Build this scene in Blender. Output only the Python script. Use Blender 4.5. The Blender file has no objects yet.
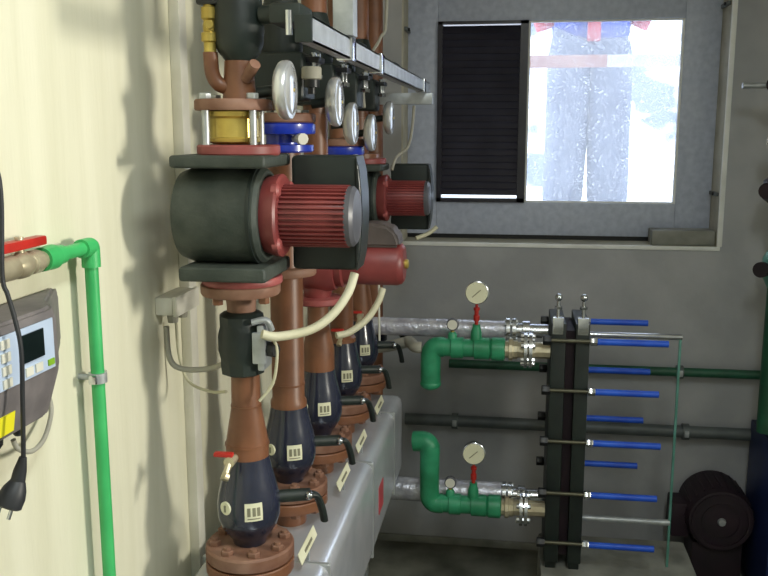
import bpy, bmesh, math, random
from mathutils import Vector, Matrix
random.seed(7)
PI = math.pi
sc = bpy.context.scene
col = sc.collection

# ------------------------------------------------------------------ camera, world, light, exposure
cam_d = bpy.data.cameras.new('camera')
cam = bpy.data.objects.new('camera', cam_d); col.objects.link(cam)
cam_d.sensor_width = 36.0
cam_d.lens = 880 / 768 * 36.0
cam_d.clip_start = 0.02
cam.location = (0, 0, 1.65)
cam.rotation_euler = (math.radians(90 - 10.0525), 0, math.radians(8.339))
sc.camera = cam

world = bpy.data.worlds.new('overcast_sky'); sc.world = world
world.use_nodes = True
wb = world.node_tree.nodes['Background']
wb.inputs[0].default_value = (0.78, 0.89, 1.0, 1)
wb.inputs[1].default_value = 5.2

LAMP = (1.62, 1.22, 1.62)          # wall lamp on the right-hand wall
ld = bpy.data.lights.new('lamp_light', 'AREA')
ld.shape = 'RECTANGLE'; ld.size = 0.34; ld.size_y = 0.28
ld.energy = 16.5; ld.spread = math.radians(125); ld.color = (1.0, 0.965, 0.85)
lo = bpy.data.objects.new('lamp_light', ld); col.objects.link(lo)
lo.location = (LAMP[0] - 0.012, LAMP[1], LAMP[2])
lo.rotation_euler = (0, math.radians(90), 0)          # shines towards -X

FILL = (0.35, 0.45, 2.66)         # fill light added under the ceiling, out of view
td = bpy.data.lights.new('fill_light', 'AREA')
td.shape = 'RECTANGLE'; td.size = 0.24; td.size_y = 1.20
td.energy = 22; td.color = (0.80, 0.93, 1.0)
to = bpy.data.objects.new('fill_light', td); col.objects.link(to)
to.location = (FILL[0], FILL[1], FILL[2] - .012)

sc.view_settings.view_transform = 'Standard'
sc.view_settings.look = 'None'
sc.view_settings.gamma = 1
sc.view_settings.use_curve_mapping = False
sc.view_settings.exposure = 0.0

# ------------------------------------------------------------------ materials
def lin(c):
    r = []
    for v in c:
        v /= 255
        r.append(v / 12.92 if v <= 0.04045 else ((v + 0.055) / 1.055) ** 2.4)
    return (*r, 1)

def mat(name, rgb, rgb2=None, rough=0.5, metal=0.0, scale=12, bump=0.0, bscale=60, stretch=None, detail=4, lo_=0.35, hi=0.65, spec=0.5, coat=0):
    m = bpy.data.materials.new(name); m.use_nodes = True
    nt = m.node_tree; b = nt.nodes['Principled BSDF']
    b.inputs['Roughness'].default_value = rough
    b.inputs['Metallic'].default_value = metal
    b.inputs['Specular IOR Level'].default_value = spec
    b.inputs['Coat Weight'].default_value = coat
    if rgb2 is None:
        rgb2 = tuple(v * 0.82 for v in rgb)
    tc = nt.nodes.new('ShaderNodeTexCoord')
    mp = nt.nodes.new('ShaderNodeMapping')
    if stretch: mp.inputs['Scale'].default_value = stretch
    nt.links.new(tc.outputs['Object'], mp.inputs['Vector'])
    n = nt.nodes.new('ShaderNodeTexNoise'); n.inputs['Scale'].default_value = scale; n.inputs['Detail'].default_value = detail
    nt.links.new(mp.outputs[0], n.inputs['Vector'])
    cr = nt.nodes.new('ShaderNodeValToRGB')
    cr.color_ramp.elements[0].position = lo_; cr.color_ramp.elements[0].color = lin(rgb2)
    cr.color_ramp.elements[1].position = hi; cr.color_ramp.elements[1].color = lin(rgb)
    nt.links.new(n.outputs['Fac'], cr.inputs[0])
    nt.links.new(cr.outputs[0], b.inputs['Base Color'])
    if bump:
        n2 = nt.nodes.new('ShaderNodeTexNoise'); n2.inputs['Scale'].default_value = bscale; n2.inputs['Detail'].default_value = 5
        nt.links.new(mp.outputs[0], n2.inputs['Vector'])
        bp = nt.nodes.new('ShaderNodeBump'); bp.inputs['Strength'].default_value = bump; bp.inputs['Distance'].default_value = 0.004
        nt.links.new(n2.outputs['Fac'], bp.inputs['Height'])
        nt.links.new(bp.outputs[0], b.inputs['Normal'])
    return m

M = {}
M['cream_wall'] = mat('cream_wall_paint', (222, 219, 196), (212, 209, 184), 0.75, scale=3, bump=0.15, bscale=30, stretch=(1, 6, 0.6))
M['grey_wall'] = mat('grey_wall_paint', (172, 172, 174), (152, 153, 155), 0.55, scale=4, bump=0.2, bscale=50)
M['ceiling'] = mat('ceiling_paint', (225, 224, 218), (215, 214, 208), 0.8)
M['floor'] = mat('concrete_floor', (132, 132, 120), (78, 78, 68), 0.5, scale=5, bump=0.3, bscale=25)
M['plinth'] = mat('plinth_concrete', (150, 150, 142), (120, 120, 112), 0.7, scale=9, bump=0.3)
M['reveal'] = mat('reveal_plaster', (184, 180, 164), (162, 158, 142), 0.8, scale=10)
M['white_trim'] = mat('white_trim', (235, 235, 232), (220, 220, 215), 0.5)
M['frame'] = mat('window_frame_aluminium', (184, 191, 208), (168, 175, 194), 0.4, scale=40, bump=0.1, bscale=90)
M['black'] = mat('black_plastic', (26, 27, 30), (16, 17, 20), 0.4)
M['louver'] = mat('louver_black', (46, 44, 54), (34, 32, 42), 0.3)
M['brown'] = mat('brown_primer', (128, 84, 58), (104, 66, 44), 0.42, scale=14)
M['brown_dusty'] = mat('brown_dusty', (142, 108, 90), (112, 74, 56), 0.6, scale=18)
M['red'] = mat('red_pump_paint', (134, 62, 60), (112, 48, 48), 0.42, scale=12)
M['red_flange'] = mat('red_flange_paint', (156, 82, 80), (130, 60, 58), 0.5, scale=20)
M['shell'] = mat('insulation_shell', (66, 72, 66), (46, 54, 49), 0.6, scale=22, bump=0.25, bscale=160)
M['shell_dark'] = mat('dark_green_black_plastic', (30, 40, 36), (20, 28, 26), 0.5, scale=15)
M['end_cap'] = mat('motor_cap_grey', (98, 98, 104), (72, 72, 78), 0.4)
M['bezel'] = mat('polished_steel_bezel', (222, 224, 226), (206, 208, 210), 0.27, metal=0.6)
M['lid'] = mat('dark_box_lid', (36, 42, 42), (24, 28, 28), 0.35)
M['box_grey'] = mat('terminal_box_grey', (92, 82, 78), (70, 62, 60), 0.55)
M['navy'] = mat('dark_blue_valve_paint', (44, 48, 66), (30, 33, 48), 0.22, scale=10, coat=0.4)
M['blue'] = mat('bright_blue_paint', (34, 62, 190), (24, 44, 150), 0.3, scale=14, coat=0.3)
M['sleeve'] = mat('blue_sleeve', (34, 92, 215), (24, 72, 190), 0.45)
M['brass'] = mat('brass', (204, 182, 96), (172, 148, 72), 0.32, metal=0.6, scale=20)
M['nickel'] = mat('nickel_brass', (204, 194, 166), (172, 160, 132), 0.3, metal=0.5, scale=20)
M['chrome'] = mat('chrome', (215, 218, 222), (190, 193, 198), 0.16, metal=1.0)
M['zinc'] = mat('zinc_steel', (186, 190, 192), (160, 164, 166), 0.38, metal=0.5, scale=25)
M['dark_steel'] = mat('oiled_dark_steel', (104, 102, 84), (80, 78, 62), 0.4, metal=0.5)
M['alu'] = mat('aluminium_jacket', (206, 208, 214), (190, 194, 202), 0.25, metal=0.4, scale=7, bump=0.25, bscale=16)
M['foil'] = mat('foil_insulation', (226, 226, 234), (186, 186, 198), 0.26, metal=0.45, scale=22, bump=1.0, bscale=55)
M['green'] = mat('green_polypropylene', (70, 186, 108), (54, 166, 92), 0.4, scale=10)
M['green_dark'] = mat('green_fitting', (52, 150, 108), (34, 122, 82), 0.4, scale=14)
M['wall_pipe'] = mat('grey_green_pipe_paint', (92, 98, 98), (74, 80, 80), 0.45)
M['wall_pipe_dark'] = mat('dark_green_pipe_paint', (34, 92, 66), (22, 68, 48), 0.5)
M['red_plastic'] = mat('red_plastic', (190, 44, 36), (160, 34, 28), 0.4)
M['cable_black'] = mat('black_cable', (44, 46, 50), (28, 30, 34), 0.5)
M['cable_grey'] = mat('grey_cable', (168, 165, 152), (150, 147, 134), 0.6)
M['cable_cream'] = mat('cream_conduit', (200, 196, 170), (184, 180, 152), 0.55)
M['plastic_white'] = mat('white_plastic', (220, 218, 206), (206, 204, 190), 0.45)
M['lens'] = mat('gauge_dial_under_glass', (206, 208, 210), (186, 188, 190), 0.18, metal=0.35, coat=1.0)
M['paper'] = mat('label_paper', (226, 224, 196), (214, 212, 182), 0.7)
M['ink'] = mat('printed_ink', (136, 134, 110), (112, 110, 90), 0.7)
M['panel_blue'] = mat('panel_pale_blue', (186, 200, 222), (172, 188, 212), 0.5)
M['housing'] = mat('controller_housing', (118, 112, 112), (100, 95, 96), 0.55, scale=30)
M['display'] = mat('display_black', (18, 30, 30), (12, 22, 22), 0.15)
M['yellow'] = mat('yellow_sticker', (236, 226, 40), (220, 210, 30), 0.5)
M['lime'] = mat('green_sticker', (140, 190, 40), None, 0.5)
M['red_mark'] = mat('red_tape', (196, 72, 84), (170, 60, 70), 0.5)
M['blue_cabinet'] = mat('blue_cabinet_paint', (26, 44, 96), (18, 32, 76), 0.45)
M['dark_motor'] = mat('dark_motor_paint', (38, 20, 32), (24, 14, 22), 0.6)
M['teal'] = mat('teal_paint', (96, 150, 138), (72, 124, 112), 0.35)
M['skin'] = mat('skin', (205, 160, 138), None, 0.6)
M['trousers'] = mat('grey_trousers', (104, 110, 126), (78, 84, 100), 0.9, scale=8)
M['jacket'] = mat('blue_jacket', (36, 66, 176), (26, 50, 150), 0.8)
M['jacket_red'] = mat('red_cloth', (190, 40, 50), None, 0.8)
M['hair'] = mat('dark_hair', (48, 36, 30), None, 0.8)
M['boot'] = mat('dark_boot', (60, 58, 62), None, 0.7)
M['snow'] = mat('pale_ground', (238, 240, 244), (190, 194, 204), 0.9, scale=1.2, bump=0.4, bscale=6)
M['bank'] = mat('pale_grey_bank', (244, 244, 248), (92, 100, 116), 0.9, scale=1.1, lo_=0.44, hi=0.54, bump=0.4, bscale=6)
M['tape'] = mat('red_white_tape', (190, 140, 116), (160, 88, 66), 0.5, scale=2.5, lo_=0.4, hi=0.6)

def emit(name, rgb, s):
    m = bpy.data.materials.new(name); m.use_nodes = True
    b = m.node_tree.nodes['Principled BSDF']
    b.inputs['Base Color'].default_value = lin(rgb)
    b.inputs['Emission Color'].default_value = lin(rgb); b.inputs['Emission Strength'].default_value = s
    return m
M['diffuser'] = emit('lamp_diffuser', (255, 240, 205), 6)

def glass_mat():
    """window glass: clear with a film of dirt and dried splashes"""
    m = bpy.data.materials.new('splashed_glass'); m.use_nodes = True
    nt = m.node_tree; nt.nodes.clear()
    out = nt.nodes.new('ShaderNodeOutputMaterial')
    tr = nt.nodes.new('ShaderNodeBsdfTransparent'); tr.inputs[0].default_value = (0.97, 0.98, 1, 1)
    gl = nt.nodes.new('ShaderNodeBsdfGlossy'); gl.inputs['Roughness'].default_value = 0.03
    df = nt.nodes.new('ShaderNodeBsdfTranslucent'); df.inputs[0].default_value = (0.95, 0.96, 1, 1)
    fr = nt.nodes.new('ShaderNodeFresnel'); fr.inputs[0].default_value = 1.3
    m1 = nt.nodes.new('ShaderNodeMixShader'); nt.links.new(fr.outputs[0], m1.inputs[0])
    nt.links.new(tr.outputs[0], m1.inputs[1]); nt.links.new(gl.outputs[0], m1.inputs[2])
    tc = nt.nodes.new('ShaderNodeTexCoord')
    n = nt.nodes.new('ShaderNodeTexNoise'); n.inputs['Scale'].default_value = 165; n.inputs['Detail'].default_value = 3; n.inputs['Roughness'].default_value = 0.6
    nt.links.new(tc.outputs['Object'], n.inputs['Vector'])
    mr = nt.nodes.new('ShaderNodeMapRange'); mr.inputs[1].default_value = 0.585; mr.inputs[2].default_value = 0.68
    mr.inputs[3].default_value = 0.13; mr.inputs[4].default_value = 0.55
    nt.links.new(n.outputs['Fac'], mr.inputs[0])
    m2 = nt.nodes.new('ShaderNodeMixShader'); nt.links.new(mr.outputs[0], m2.inputs[0])
    nt.links.new(m1.outputs[0], m2.inputs[1]); nt.links.new(df.outputs[0], m2.inputs[2])
    nt.links.new(m2.outputs[0], out.inputs[0])
    return m
M['glass'] = glass_mat()

# ------------------------------------------------------------------ mesh helpers
def frame_for(d):
    d = Vector(d).normalized()
    up = Vector((0, 0, 1)) if abs(d.z) < 0.95 else Vector((0, 1, 0))
    u = d.cross(up).normalized(); v = u.cross(d).normalized()
    return d, u, v

class MB:
    """collects shapes into one bmesh"""
    def __init__(s): s.bm = bmesh.new()
    def box(s, lo_, hi, bevel=0.0, seg=2, rot=None):
        t = bmesh.new(); bmesh.ops.create_cube(t, size=1)
        c = [(a + b) / 2 for a, b in zip(lo_, hi)]; d = [abs(b - a) for a, b in zip(lo_, hi)]
        for v in t.verts: v.co = Vector((v.co.x * d[0], v.co.y * d[1], v.co.z * d[2]))
        if bevel: bmesh.ops.bevel(t, geom=t.edges[:], offset=min(bevel, min(d) * 0.49), segments=seg, affect='EDGES', profile=0.6)
        if rot is not None:
            for v in t.verts: v.co = rot @ v.co
        for v in t.verts: v.co += Vector(c)
        s._merge(t); return s
    def _merge(s, t):
        me = bpy.data.meshes.new('tmp'); t.to_mesh(me); t.free(); s.bm.from_mesh(me); bpy.data.meshes.remove(me)
    def lathe(s, prof, base=(0, 0, 0), axis=(0, 0, 1), n=32):
        """prof: list of (distance along axis, radius), closed at both ends"""
        d, u, v = frame_for(axis); base = Vector(base); rings = []
        for (t, r) in prof:
            r = max(r, 1e-5)
            rings.append([s.bm.verts.new(base + d * t + (u * math.cos(2 * PI * k / n) + v * math.sin(2 * PI * k / n)) * r) for k in range(n)])
        for a, b in zip(rings, rings[1:]):
            for k in range(n): s.bm.faces.new((a[k], a[(k + 1) % n], b[(k + 1) % n], b[k]))
        s.bm.faces.new(rings[0][::-1]); s.bm.faces.new(rings[-1]); return s
    def cyl(s, p0, p1, r, r2=None, n=24, bev=0.0):
        p0 = Vector(p0); p1 = Vector(p1); L = (p1 - p0).length; r2 = r if r2 is None else r2
        pr = [(0, r - bev), (bev, r), (L - bev, r2), (L, r2 - bev)] if bev else [(0, r), (L, r2)]
        return s.lathe(pr, p0, p1 - p0, n)
    def ball(s, c, r, n=24, sz=1.0):
        return s.lathe([(-r * sz * math.cos(PI * k / 12), r * math.sin(PI * k / 12)) for k in range(13)], c, (0, 0, 1), n)
    def hexa(s, c, r, h, axis=(0, 0, 1)): return s.lathe([(0, r * 0.94), (h * 0.1, r), (h * 0.9, r), (h, r * 0.9)], c, axis, 6)
    def ring(s, c, ro, ri, h, axis=(0, 0, 1), n=32):
        d, u, v = frame_for(axis); c = Vector(c); L = []
        for (t, r) in ((0, ri), (0, ro), (h, ro), (h, ri)):
            L.append([s.bm.verts.new(c + d * t + (u * math.cos(2 * PI * k / n) + v * math.sin(2 * PI * k / n)) * r) for k in range(n)])
        for i in range(4):
            a, b = L[i], L[(i + 1) % 4]
            for k in range(n): s.bm.faces.new((a[k], a[(k + 1) % n], b[(k + 1) % n], b[k]))
        return s
    def tube(s, pts, r, n=12, smooth=6, flat=None):
        P = [Vector(p) for p in pts]
        if smooth and len(P) > 2:
            Q = []
            for i in range(len(P) - 1):
                a = P[max(i - 1, 0)]; b = P[i]; c = P[i + 1]; d = P[min(i + 2, len(P) - 1)]
                for k in range(smooth):
                    t = k / smooth
                    Q.append(0.5 * ((2 * b) + (c - a) * t + (2 * a - 5 * b + 4 * c - d) * t * t + (3 * b - a - 3 * c + d) * t ** 3))
            Q.append(P[-1]); P = Q
        rings = []; u = None
        for i, p in enumerate(P):
            d = (P[min(i + 1, len(P) - 1)] - P[max(i - 1, 0)]).normalized()
            if u is None: _, u, _ = frame_for(d)
            u = (u - d * u.dot(d)).normalized(); v = d.cross(u)
            rr = r[min(i, len(r) - 1)] if isinstance(r, (list, tuple)) else r
            rings.append([s.bm.verts.new(p + (u * math.cos(2 * PI * k / n) + v * math.sin(2 * PI * k / n) * (flat or 1)) * rr) for k in range(n)])
        for a, b in zip(rings, rings[1:]):
            for k in range(n): s.bm.faces.new((a[k], a[(k + 1) % n], b[(k + 1) % n], b[k]))
        s.bm.faces.new(rings[0][::-1]); s.bm.faces.new(rings[-1]); return s
    def prism(s, poly, z0, z1, bevel=0.0, xf=None, top=None):
        """poly (x, y) extruded z0..z1; xf maps the point to space; top = other polygon for the far end"""
        t = bmesh.new(); top = top or poly
        a = [t.verts.new((x, y, z0)) for x, y in poly]; b = [t.verts.new((x, y, z1)) for x, y in top]; n = len(poly)
        t.faces.new(a[::-1]); t.faces.new(b)
        for k in range(n): t.faces.new((a[k], a[(k + 1) % n], b[(k + 1) % n], b[k]))
        bmesh.ops.recalc_face_normals(t, faces=t.faces[:])
        if bevel: bmesh.ops.bevel(t, geom=t.edges[:], offset=bevel, segments=3, affect='EDGES')
        if xf:
            for v in t.verts: v.co = Vector(xf(v.co))
        s._merge(t); return s
    def patch(s, R, a0, a1, z0, z1, t=0.0008, n=6, rz=None):
        """a label wrapped on a round body: angle range (from +X), height range; rz(z) gives the radius"""
        rows = []
        for off in (0, t):
            for j in range(n + 1):
                z = z0 + (z1 - z0) * j / n; rr = (rz(z) if rz else R) + 0.0006 + off
                rows.append([s.bm.verts.new((rr * math.cos(a0 + (a1 - a0) * k / n), rr * math.sin(a0 + (a1 - a0) * k / n), z)) for k in range(n + 1)])
        h = n + 1
        for o in (0, h):
            for j in range(n):
                for k in range(n): s.bm.faces.new((rows[o + j][k], rows[o + j][k + 1], rows[o + j + 1][k + 1], rows[o + j + 1][k]))
        for j in range(n):
            for k in (0, n): s.bm.faces.new((rows[j][k], rows[j + 1][k], rows[h + j + 1][k], rows[h + j][k]))
        for k in range(n):
            for j in (0, n): s.bm.faces.new((rows[j][k], rows[j][k + 1], rows[h + j][k + 1], rows[h + j][k]))
        return s
    def build(s, name, m, parent=None, loc=None, angle=35, mods=None):
        bmesh.ops.recalc_face_normals(s.bm, faces=s.bm.faces[:])
        me = bpy.data.meshes.new(name); s.bm.to_mesh(me); s.bm.free()
        for p in me.polygons: p.use_smooth = True
        me.set_sharp_from_angle(angle=math.radians(angle))
        me.materials.append(m)
        o = bpy.data.objects.new(name, me); col.objects.link(o)
        if parent: o.parent = parent
        if loc: o.location = loc
        return o

def tag(o, label=None, cat=None, group=None, kind=None):
    if label: o['label'] = label
    if cat: o['category'] = cat
    if group: o['group'] = group
    if kind: o['kind'] = kind
    return o
def thing(name, label, cat, loc=(0, 0, 0), group=None, rz=0):
    o = bpy.data.objects.new(name, None); col.objects.link(o)
    o.location = loc; o.rotation_euler = (0, 0, rz); o.empty_display_size = 0.05
    return tag(o, label, cat, group)
def struct(name, mb, m, parent=None):
    o = mb.build(name, m, parent)
    if parent is None: o['kind'] = 'structure'
    return o
def twin(o, parent, loc=None, rot=None):
    """another part sharing a part's mesh"""
    c = o.copy(); col.objects.link(c); c.parent = parent
    if loc is not None: c.location = loc
    if rot is not None: c.rotation_euler = rot
    return c
def copy_tree(o, parent=None):
    c = o.copy(); col.objects.link(c); c.parent = parent
    for ch in list(o.children): copy_tree(ch, c)
    return c
def dup(root, loc, label, rz=None):
    c = copy_tree(root); c.location = loc; c['label'] = label
    if rz is not None: c.rotation_euler = (0, 0, rz)
    return c

# ------------------------------------------------------------------ the room
XL, XR, YB, YF, ZC = -0.68, 1.75, 3.35, -0.9, 2.75
WX0, WX1, WZ0, WZ1 = -0.425, 0.75, 1.228, 2.20       # window recess
T = 0.3
struct('floor', MB().box((XL - .2, YF - .2, -.2), (XR + .2, YB + T, 0)), M['floor'])
struct('ceiling', MB().box((XL - .2, YF - .2, ZC), (XR + .2, YB + T, ZC + .2)), M['ceiling'])
struct('wall_left', MB().box((XL - .2, YF, 0), (XL, YB + T, ZC)), M['cream_wall'])
struct('wall_right', MB().box((XR, YF, 0), (XR + .2, YB + T, ZC)), M['ceiling'])
struct('wall_front', MB().box((XL - .2, YF - .2, 0), (XR + .2, YF, ZC)), M['ceiling'])
b = MB()
b.box((XL, YB, 0), (XR, YB + T, WZ0)); b.box((XL, YB, WZ1), (XR, YB + T, ZC))
b.box((XL, YB, WZ0), (WX0, YB + T, WZ1)); b.box((WX1, YB, WZ0), (XR, YB + T, WZ1))
struct('wall_back', b, M['grey_wall'])
# plastered reveal lining of the recess
b = MB()
b.box((WX0, YB + .001, WZ0), (WX0 + .006, 3.52, WZ1)); b.box((WX1 - .006, YB + .001, WZ0), (WX1, 3.52, WZ1))
b.box((WX0, YB + .001, WZ0), (WX1, 3.52, WZ0 + .005)); b.box((WX0, YB + .001, WZ1 - .005), (WX1, 3.52, WZ1))
struct('trim_1', b, M['reveal'])
struct('sill_highlight', MB().box((WX0 - .004, YB - .006, WZ0 - .008), (WX1 + .004, YB + .006, WZ0 + .007), .002), M['white_trim'])  # white strip paints the window's light along the sill's front edge
struct('trim_3', MB().box((WX1 - .008, YB - .006, WZ0 + .007), (WX1 + .010, YB + .006, WZ1), .002), M['white_trim'])
struct('baseboard_back', MB().box((XL, YB - .014, 0), (XR, YB, .03), .004), M['plinth'])

# window: fixed grey frame, black ventilation louver on the left, splashed pane on the right
GX0, GXM, GX1, GZ0, GZ1 = -.302, .042, .614, 1.378, 2.066
w = thing('window_1', None, None, (0, 0, 0)); w['kind'] = 'structure'
b = MB(); fy0, fy1 = 3.50, 3.57
b.box((WX0 + .006, fy0, 1.25), (GX0, fy1, WZ1 - .005), .003); b.box((GX1, fy0, 1.25), (WX1 - .006, fy1, WZ1 - .005), .003)
b.box((GX0, fy0, 1.25), (GX1, fy1, GZ0), .003); b.box((GX0, fy0, GZ1), (GX1, fy1, WZ1 - .005), .003)
b.build('window_frame', M['frame'], w)
MB().box((WX0 + .006, 3.512, 1.233), (WX1 - .006, 3.56, 1.252)).build('gasket', M['black'], w)
b = MB()
b.box((GXM - .004, 3.512, GZ0), (GXM + .008, 3.545, GZ1)); b.box((GX1 - .008, 3.508, GZ0), (GX1, 3.53, GZ1))
b.box((GXM + .008, 3.512, GZ0), (GX1, 3.53, GZ0 + .006)); b.box((GXM + .008, 3.512, GZ1 - .006), (GX1, 3.53, GZ1))
b.build('glazing_bead', M['white_trim'], w)
MB().box((GXM, 3.533, GZ0), (GX1, 3.536, GZ1)).build('pane', M['glass'], w)
b = MB(); ly0, ly1 = 3.485, 3.54
b.box((GX0, ly0, GZ0), (GX0 + .018, ly1, GZ1)); b.box((GXM - .030, ly0, GZ0), (GXM, ly1, GZ1))
b.box((GX0, ly0, GZ0), (GXM, ly1, GZ0 + .016)); b.box((GX0, ly0, GZ1 - .012), (GXM, ly1, GZ1))
lf = b.build('louver_frame', M['louver'], w)
b = MB(); NS = 25
for k in range(NS):
    z = GZ0 + .042 + (GZ1 - GZ0 - .072) * k / (NS - 1)
    b.box((GX0 + .014, 3.497, z - .0155), (GXM - .028, 3.500, z + .0155), rot=Matrix.Rotation(math.radians(-28), 3, 'X'))
b.build('slats', M['louver'], lf)

# things on the window reveal and sill
def reveal_bracket(label, x, y, z, s):
    t = thing('frame_bracket', label, 'bracket', (x, y, z), 'fixing brackets in the window recess')
    MB().box((-.006, -.055, -.007), (.006, .055, .007), .002).build('strap', M['wall_pipe'], t)
    MB().hexa((s * .006, -.02, 0), .007, s * .006, (1, 0, 0)).build('bolt_head', M['black'], t)
reveal_bracket('dark bracket low on the right side of the window recess', WX1 - .012, 3.43, 1.425, -1)
reveal_bracket('dark bracket high on the right side of the window recess', WX1 - .012, 3.43, 2.10, -1)
reveal_bracket('dark bracket on the left side of the window recess above the channel end', WX0 + .012, 3.43, 2.03, 1)
tag(MB().box((.515, 3.375, WZ0 + .0055), (WX1 - .008, 3.475, 1.29), .006).build('concrete_block', M['plinth']),
    'pale concrete block lying on the window sill at its right end', 'block')

# outside
tag(MB().box((-7, YB + T, .9), (8, 14, 1.2)).build('outside_ground', M['snow']), kind='structure')
b = MB()
g = 40
vv = [[b.bm.verts.new((-7 + 15 * i / g, 7.5 + 6 * j / g, 1.19 + 2.6 * (j / g) ** 0.7 + random.uniform(-.12, .12) * (j > 0))) for i in range(g + 1)] for j in range(g + 1)]
for j in range(g):
    for i in range(g): b.bm.faces.new((vv[j][i], vv[j][i + 1], vv[j + 1][i + 1], vv[j + 1][i]))
tag(b.build('snowy_bank', M['bank'], angle=60), kind='structure')

# ------------------------------------------------------------------ person outside the window
pt = thing('person', 'person in blue jacket and grey trousers standing outside behind the window pane', 'person', (.355, 4.55, 1.2))
def skin_chain(name, chain, edges, root, m, parent, sub=2):
    me = bpy.data.meshes.new(name)
    me.from_pydata([c[0] for c in chain], edges, [])
    o = bpy.data.objects.new(name, me); col.objects.link(o); o.parent = parent
    sk = o.modifiers.new('skin', 'SKIN'); sk.use_smooth_shade = True
    for i, c in enumerate(chain):
        sv = me.skin_vertices[0].data[i]; sv.radius = (c[1], c[2] if len(c) > 2 else c[1]); sv.use_root = (i == root)
    ss = o.modifiers.new('sub', 'SUBSURF'); ss.levels = sub; ss.render_levels = sub
    me.materials.append(m)
    return o
V = [((0, 0, .92), .15, .11), ((0, 0, 1.12), .145, .105), ((0, 0, 1.32), .17, .115), ((0, 0, 1.44), .10, .08), ((0, 0, 1.52), .055), ((0, -.015, 1.60), .075, .085), ((0, -.01, 1.70), .078, .09), ((0, 0, 1.76), .05),
     ((-.095, 0, .84), .098), ((-.115, -.01, .50), .066), ((-.115, .02, .10), .045), ((-.12, -.10, .04), .042), ((-.12, -.17, .03), .03),
     ((.095, 0, .84), .098), ((.115, -.01, .50), .066), ((.115, .02, .10), .045), ((.12, -.10, .04), .042), ((.12, -.17, .03), .03),
     ((-.18, 0, 1.40), .065), ((-.25, .01, 1.14), .048), ((-.16, -.2, 1.16), .036), ((-.10, -.25, 1.18), .03),
     ((.18, 0, 1.40), .065), ((.25, .01, 1.14), .048), ((.16, -.2, 1.16), .036), ((.10, -.25, 1.18), .03)]
E_ = [(0, 1), (1, 2), (2, 3), (3, 4), (4, 5), (5, 6), (6, 7), (0, 8), (8, 9), (9, 10), (10, 11), (11, 12), (0, 13), (13, 14), (14, 15), (15, 16), (16, 17),
      (2, 18), (18, 19), (19, 20), (20, 21), (2, 22), (22, 23), (23, 24), (24, 25)]
skin_chain('body', V, E_, 0, M['skin'], pt)
TV = [((0, 0, 1.02), .17, .13), ((-.095, 0, .82), .125), ((-.10, -.01, .50), .115), ((-.115, .015, .02), .108), ((.095, 0, .82), .125), ((.10, -.01, .50), .115), ((.115, .015, .02), .108)]
skin_chain('trousers', TV, [(0, 1), (1, 2), (2, 3), (0, 4), (4, 5), (5, 6)], 0, M['trousers'], pt)
JV = [((0, 0, .78), .225, .18), ((0, 0, 1.05), .20, .155), ((0, 0, 1.32), .195, .14), ((0, 0, 1.45), .11, .09), ((-.19, 0, 1.40), .08), ((-.26, .01, 1.14), .064), ((-.17, -.19, 1.16), .05), ((.19, 0, 1.40), .08), ((.26, .01, 1.14), .064), ((.17, -.19, 1.16), .05)]
skin_chain('jacket', JV, [(0, 1), (1, 2), (2, 3), (2, 4), (4, 5), (5, 6), (2, 7), (7, 8), (8, 9)], 0, M['jacket'], pt)
MB().box((-.03, -.20, .87), (.03, -.165, 1.16), .008).build('red_strap', M['jacket_red'], pt)
for s in (-1, 1):
    MB().tube([(s * .215, -.02, .95), (s * .235, -.03, 1.0), (s * .24, -.02, 1.05)], .05, 12).build('side_pocket', M['jacket_red'], pt)
for s in (-1, 1):
    MB().box((s * .12 - .05, -.2, 0), (s * .12 + .05, .07, .07), .025, 3).build('boot', M['boot'], pt)
    for k in range(5):
        a = (s * (.095 - .004 * k), -.262 + .001 * k, 1.198 - .011 * k)
        if k == 4: pts = [(s * .11, -.25, 1.20), (s * .09, -.275, 1.225), (s * .07, -.285, 1.235)]
        else: pts = [a, (a[0] - s * .03, a[1] - .03, a[2]), (a[0] - s * .055, a[1] - .02, a[2] - .008)]
        MB().tube(pts, .0085, 8).build('finger', M['skin'], pt)
MB().ball((0, .012, 1.715), .096, sz=0.95).build('hair', M['hair'], pt)
for s in (-1, 1):
    MB().ball((s * .032, -.098, 1.665), .011).build('eye', M['black'], pt)
    MB().ball((s * .082, 0, 1.645), .022, sz=1.3).build('ear', M['skin'], pt)
MB().tube([(0, -.098, 1.66), (0, -.118, 1.625), (0, -.103, 1.615)], .012, 8).build('nose', M['skin'], pt)
MB().box((-.024, -.1, 1.583), (.024, -.09, 1.592), .003).build('mouth', M['red_mark'], pt)

# barrier tape outside
t = thing('barrier_tape', 'red and white barrier tape stretched outside across the window pane', 'tape', (0, 4.15, 1.2))
MB().box((.40, -.001, .735), (1.7, .001, .79)).build('white_strip', M['plastic_white'], t)
MB().box((-.9, -.001, .735), (.40, .001, .79)).build('red_strip', M['tape'], t)
for x in (-.92, 1.72): MB().cyl((x, 0, 0), (x, 0, .9), .02, n=12).build('stake', M['zinc'], t)

# added ceiling fill light, then lamp on the right-hand wall (both outside the frame)
t = thing('ceiling_fill_light', 'added fill light under the ceiling, out of view', 'lamp', (FILL[0], FILL[1], ZC))
MB().box((-.13, -.62, -.07), (.13, .62, 0), .006).build('housing', M['plastic_white'], t)
MB().box((-.12, -.60, ZC * 0 - .09), (.12, .60, -.07), .004).build('diffuser', M['diffuser'], t)  # glowing face of the added fill light
t = thing('wall_lamp', 'square bulkhead lamp on the right-hand wall', 'lamp', (XR, LAMP[1], LAMP[2]))
MB().box((-.10, -.17, -.14), (0, .17, .14), .01).build('housing', M['plastic_white'], t)
MB().box((-.117, -.15, -.12), (-.10, .15, .12), .004).build('diffuser', M['diffuser'], t)

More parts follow.
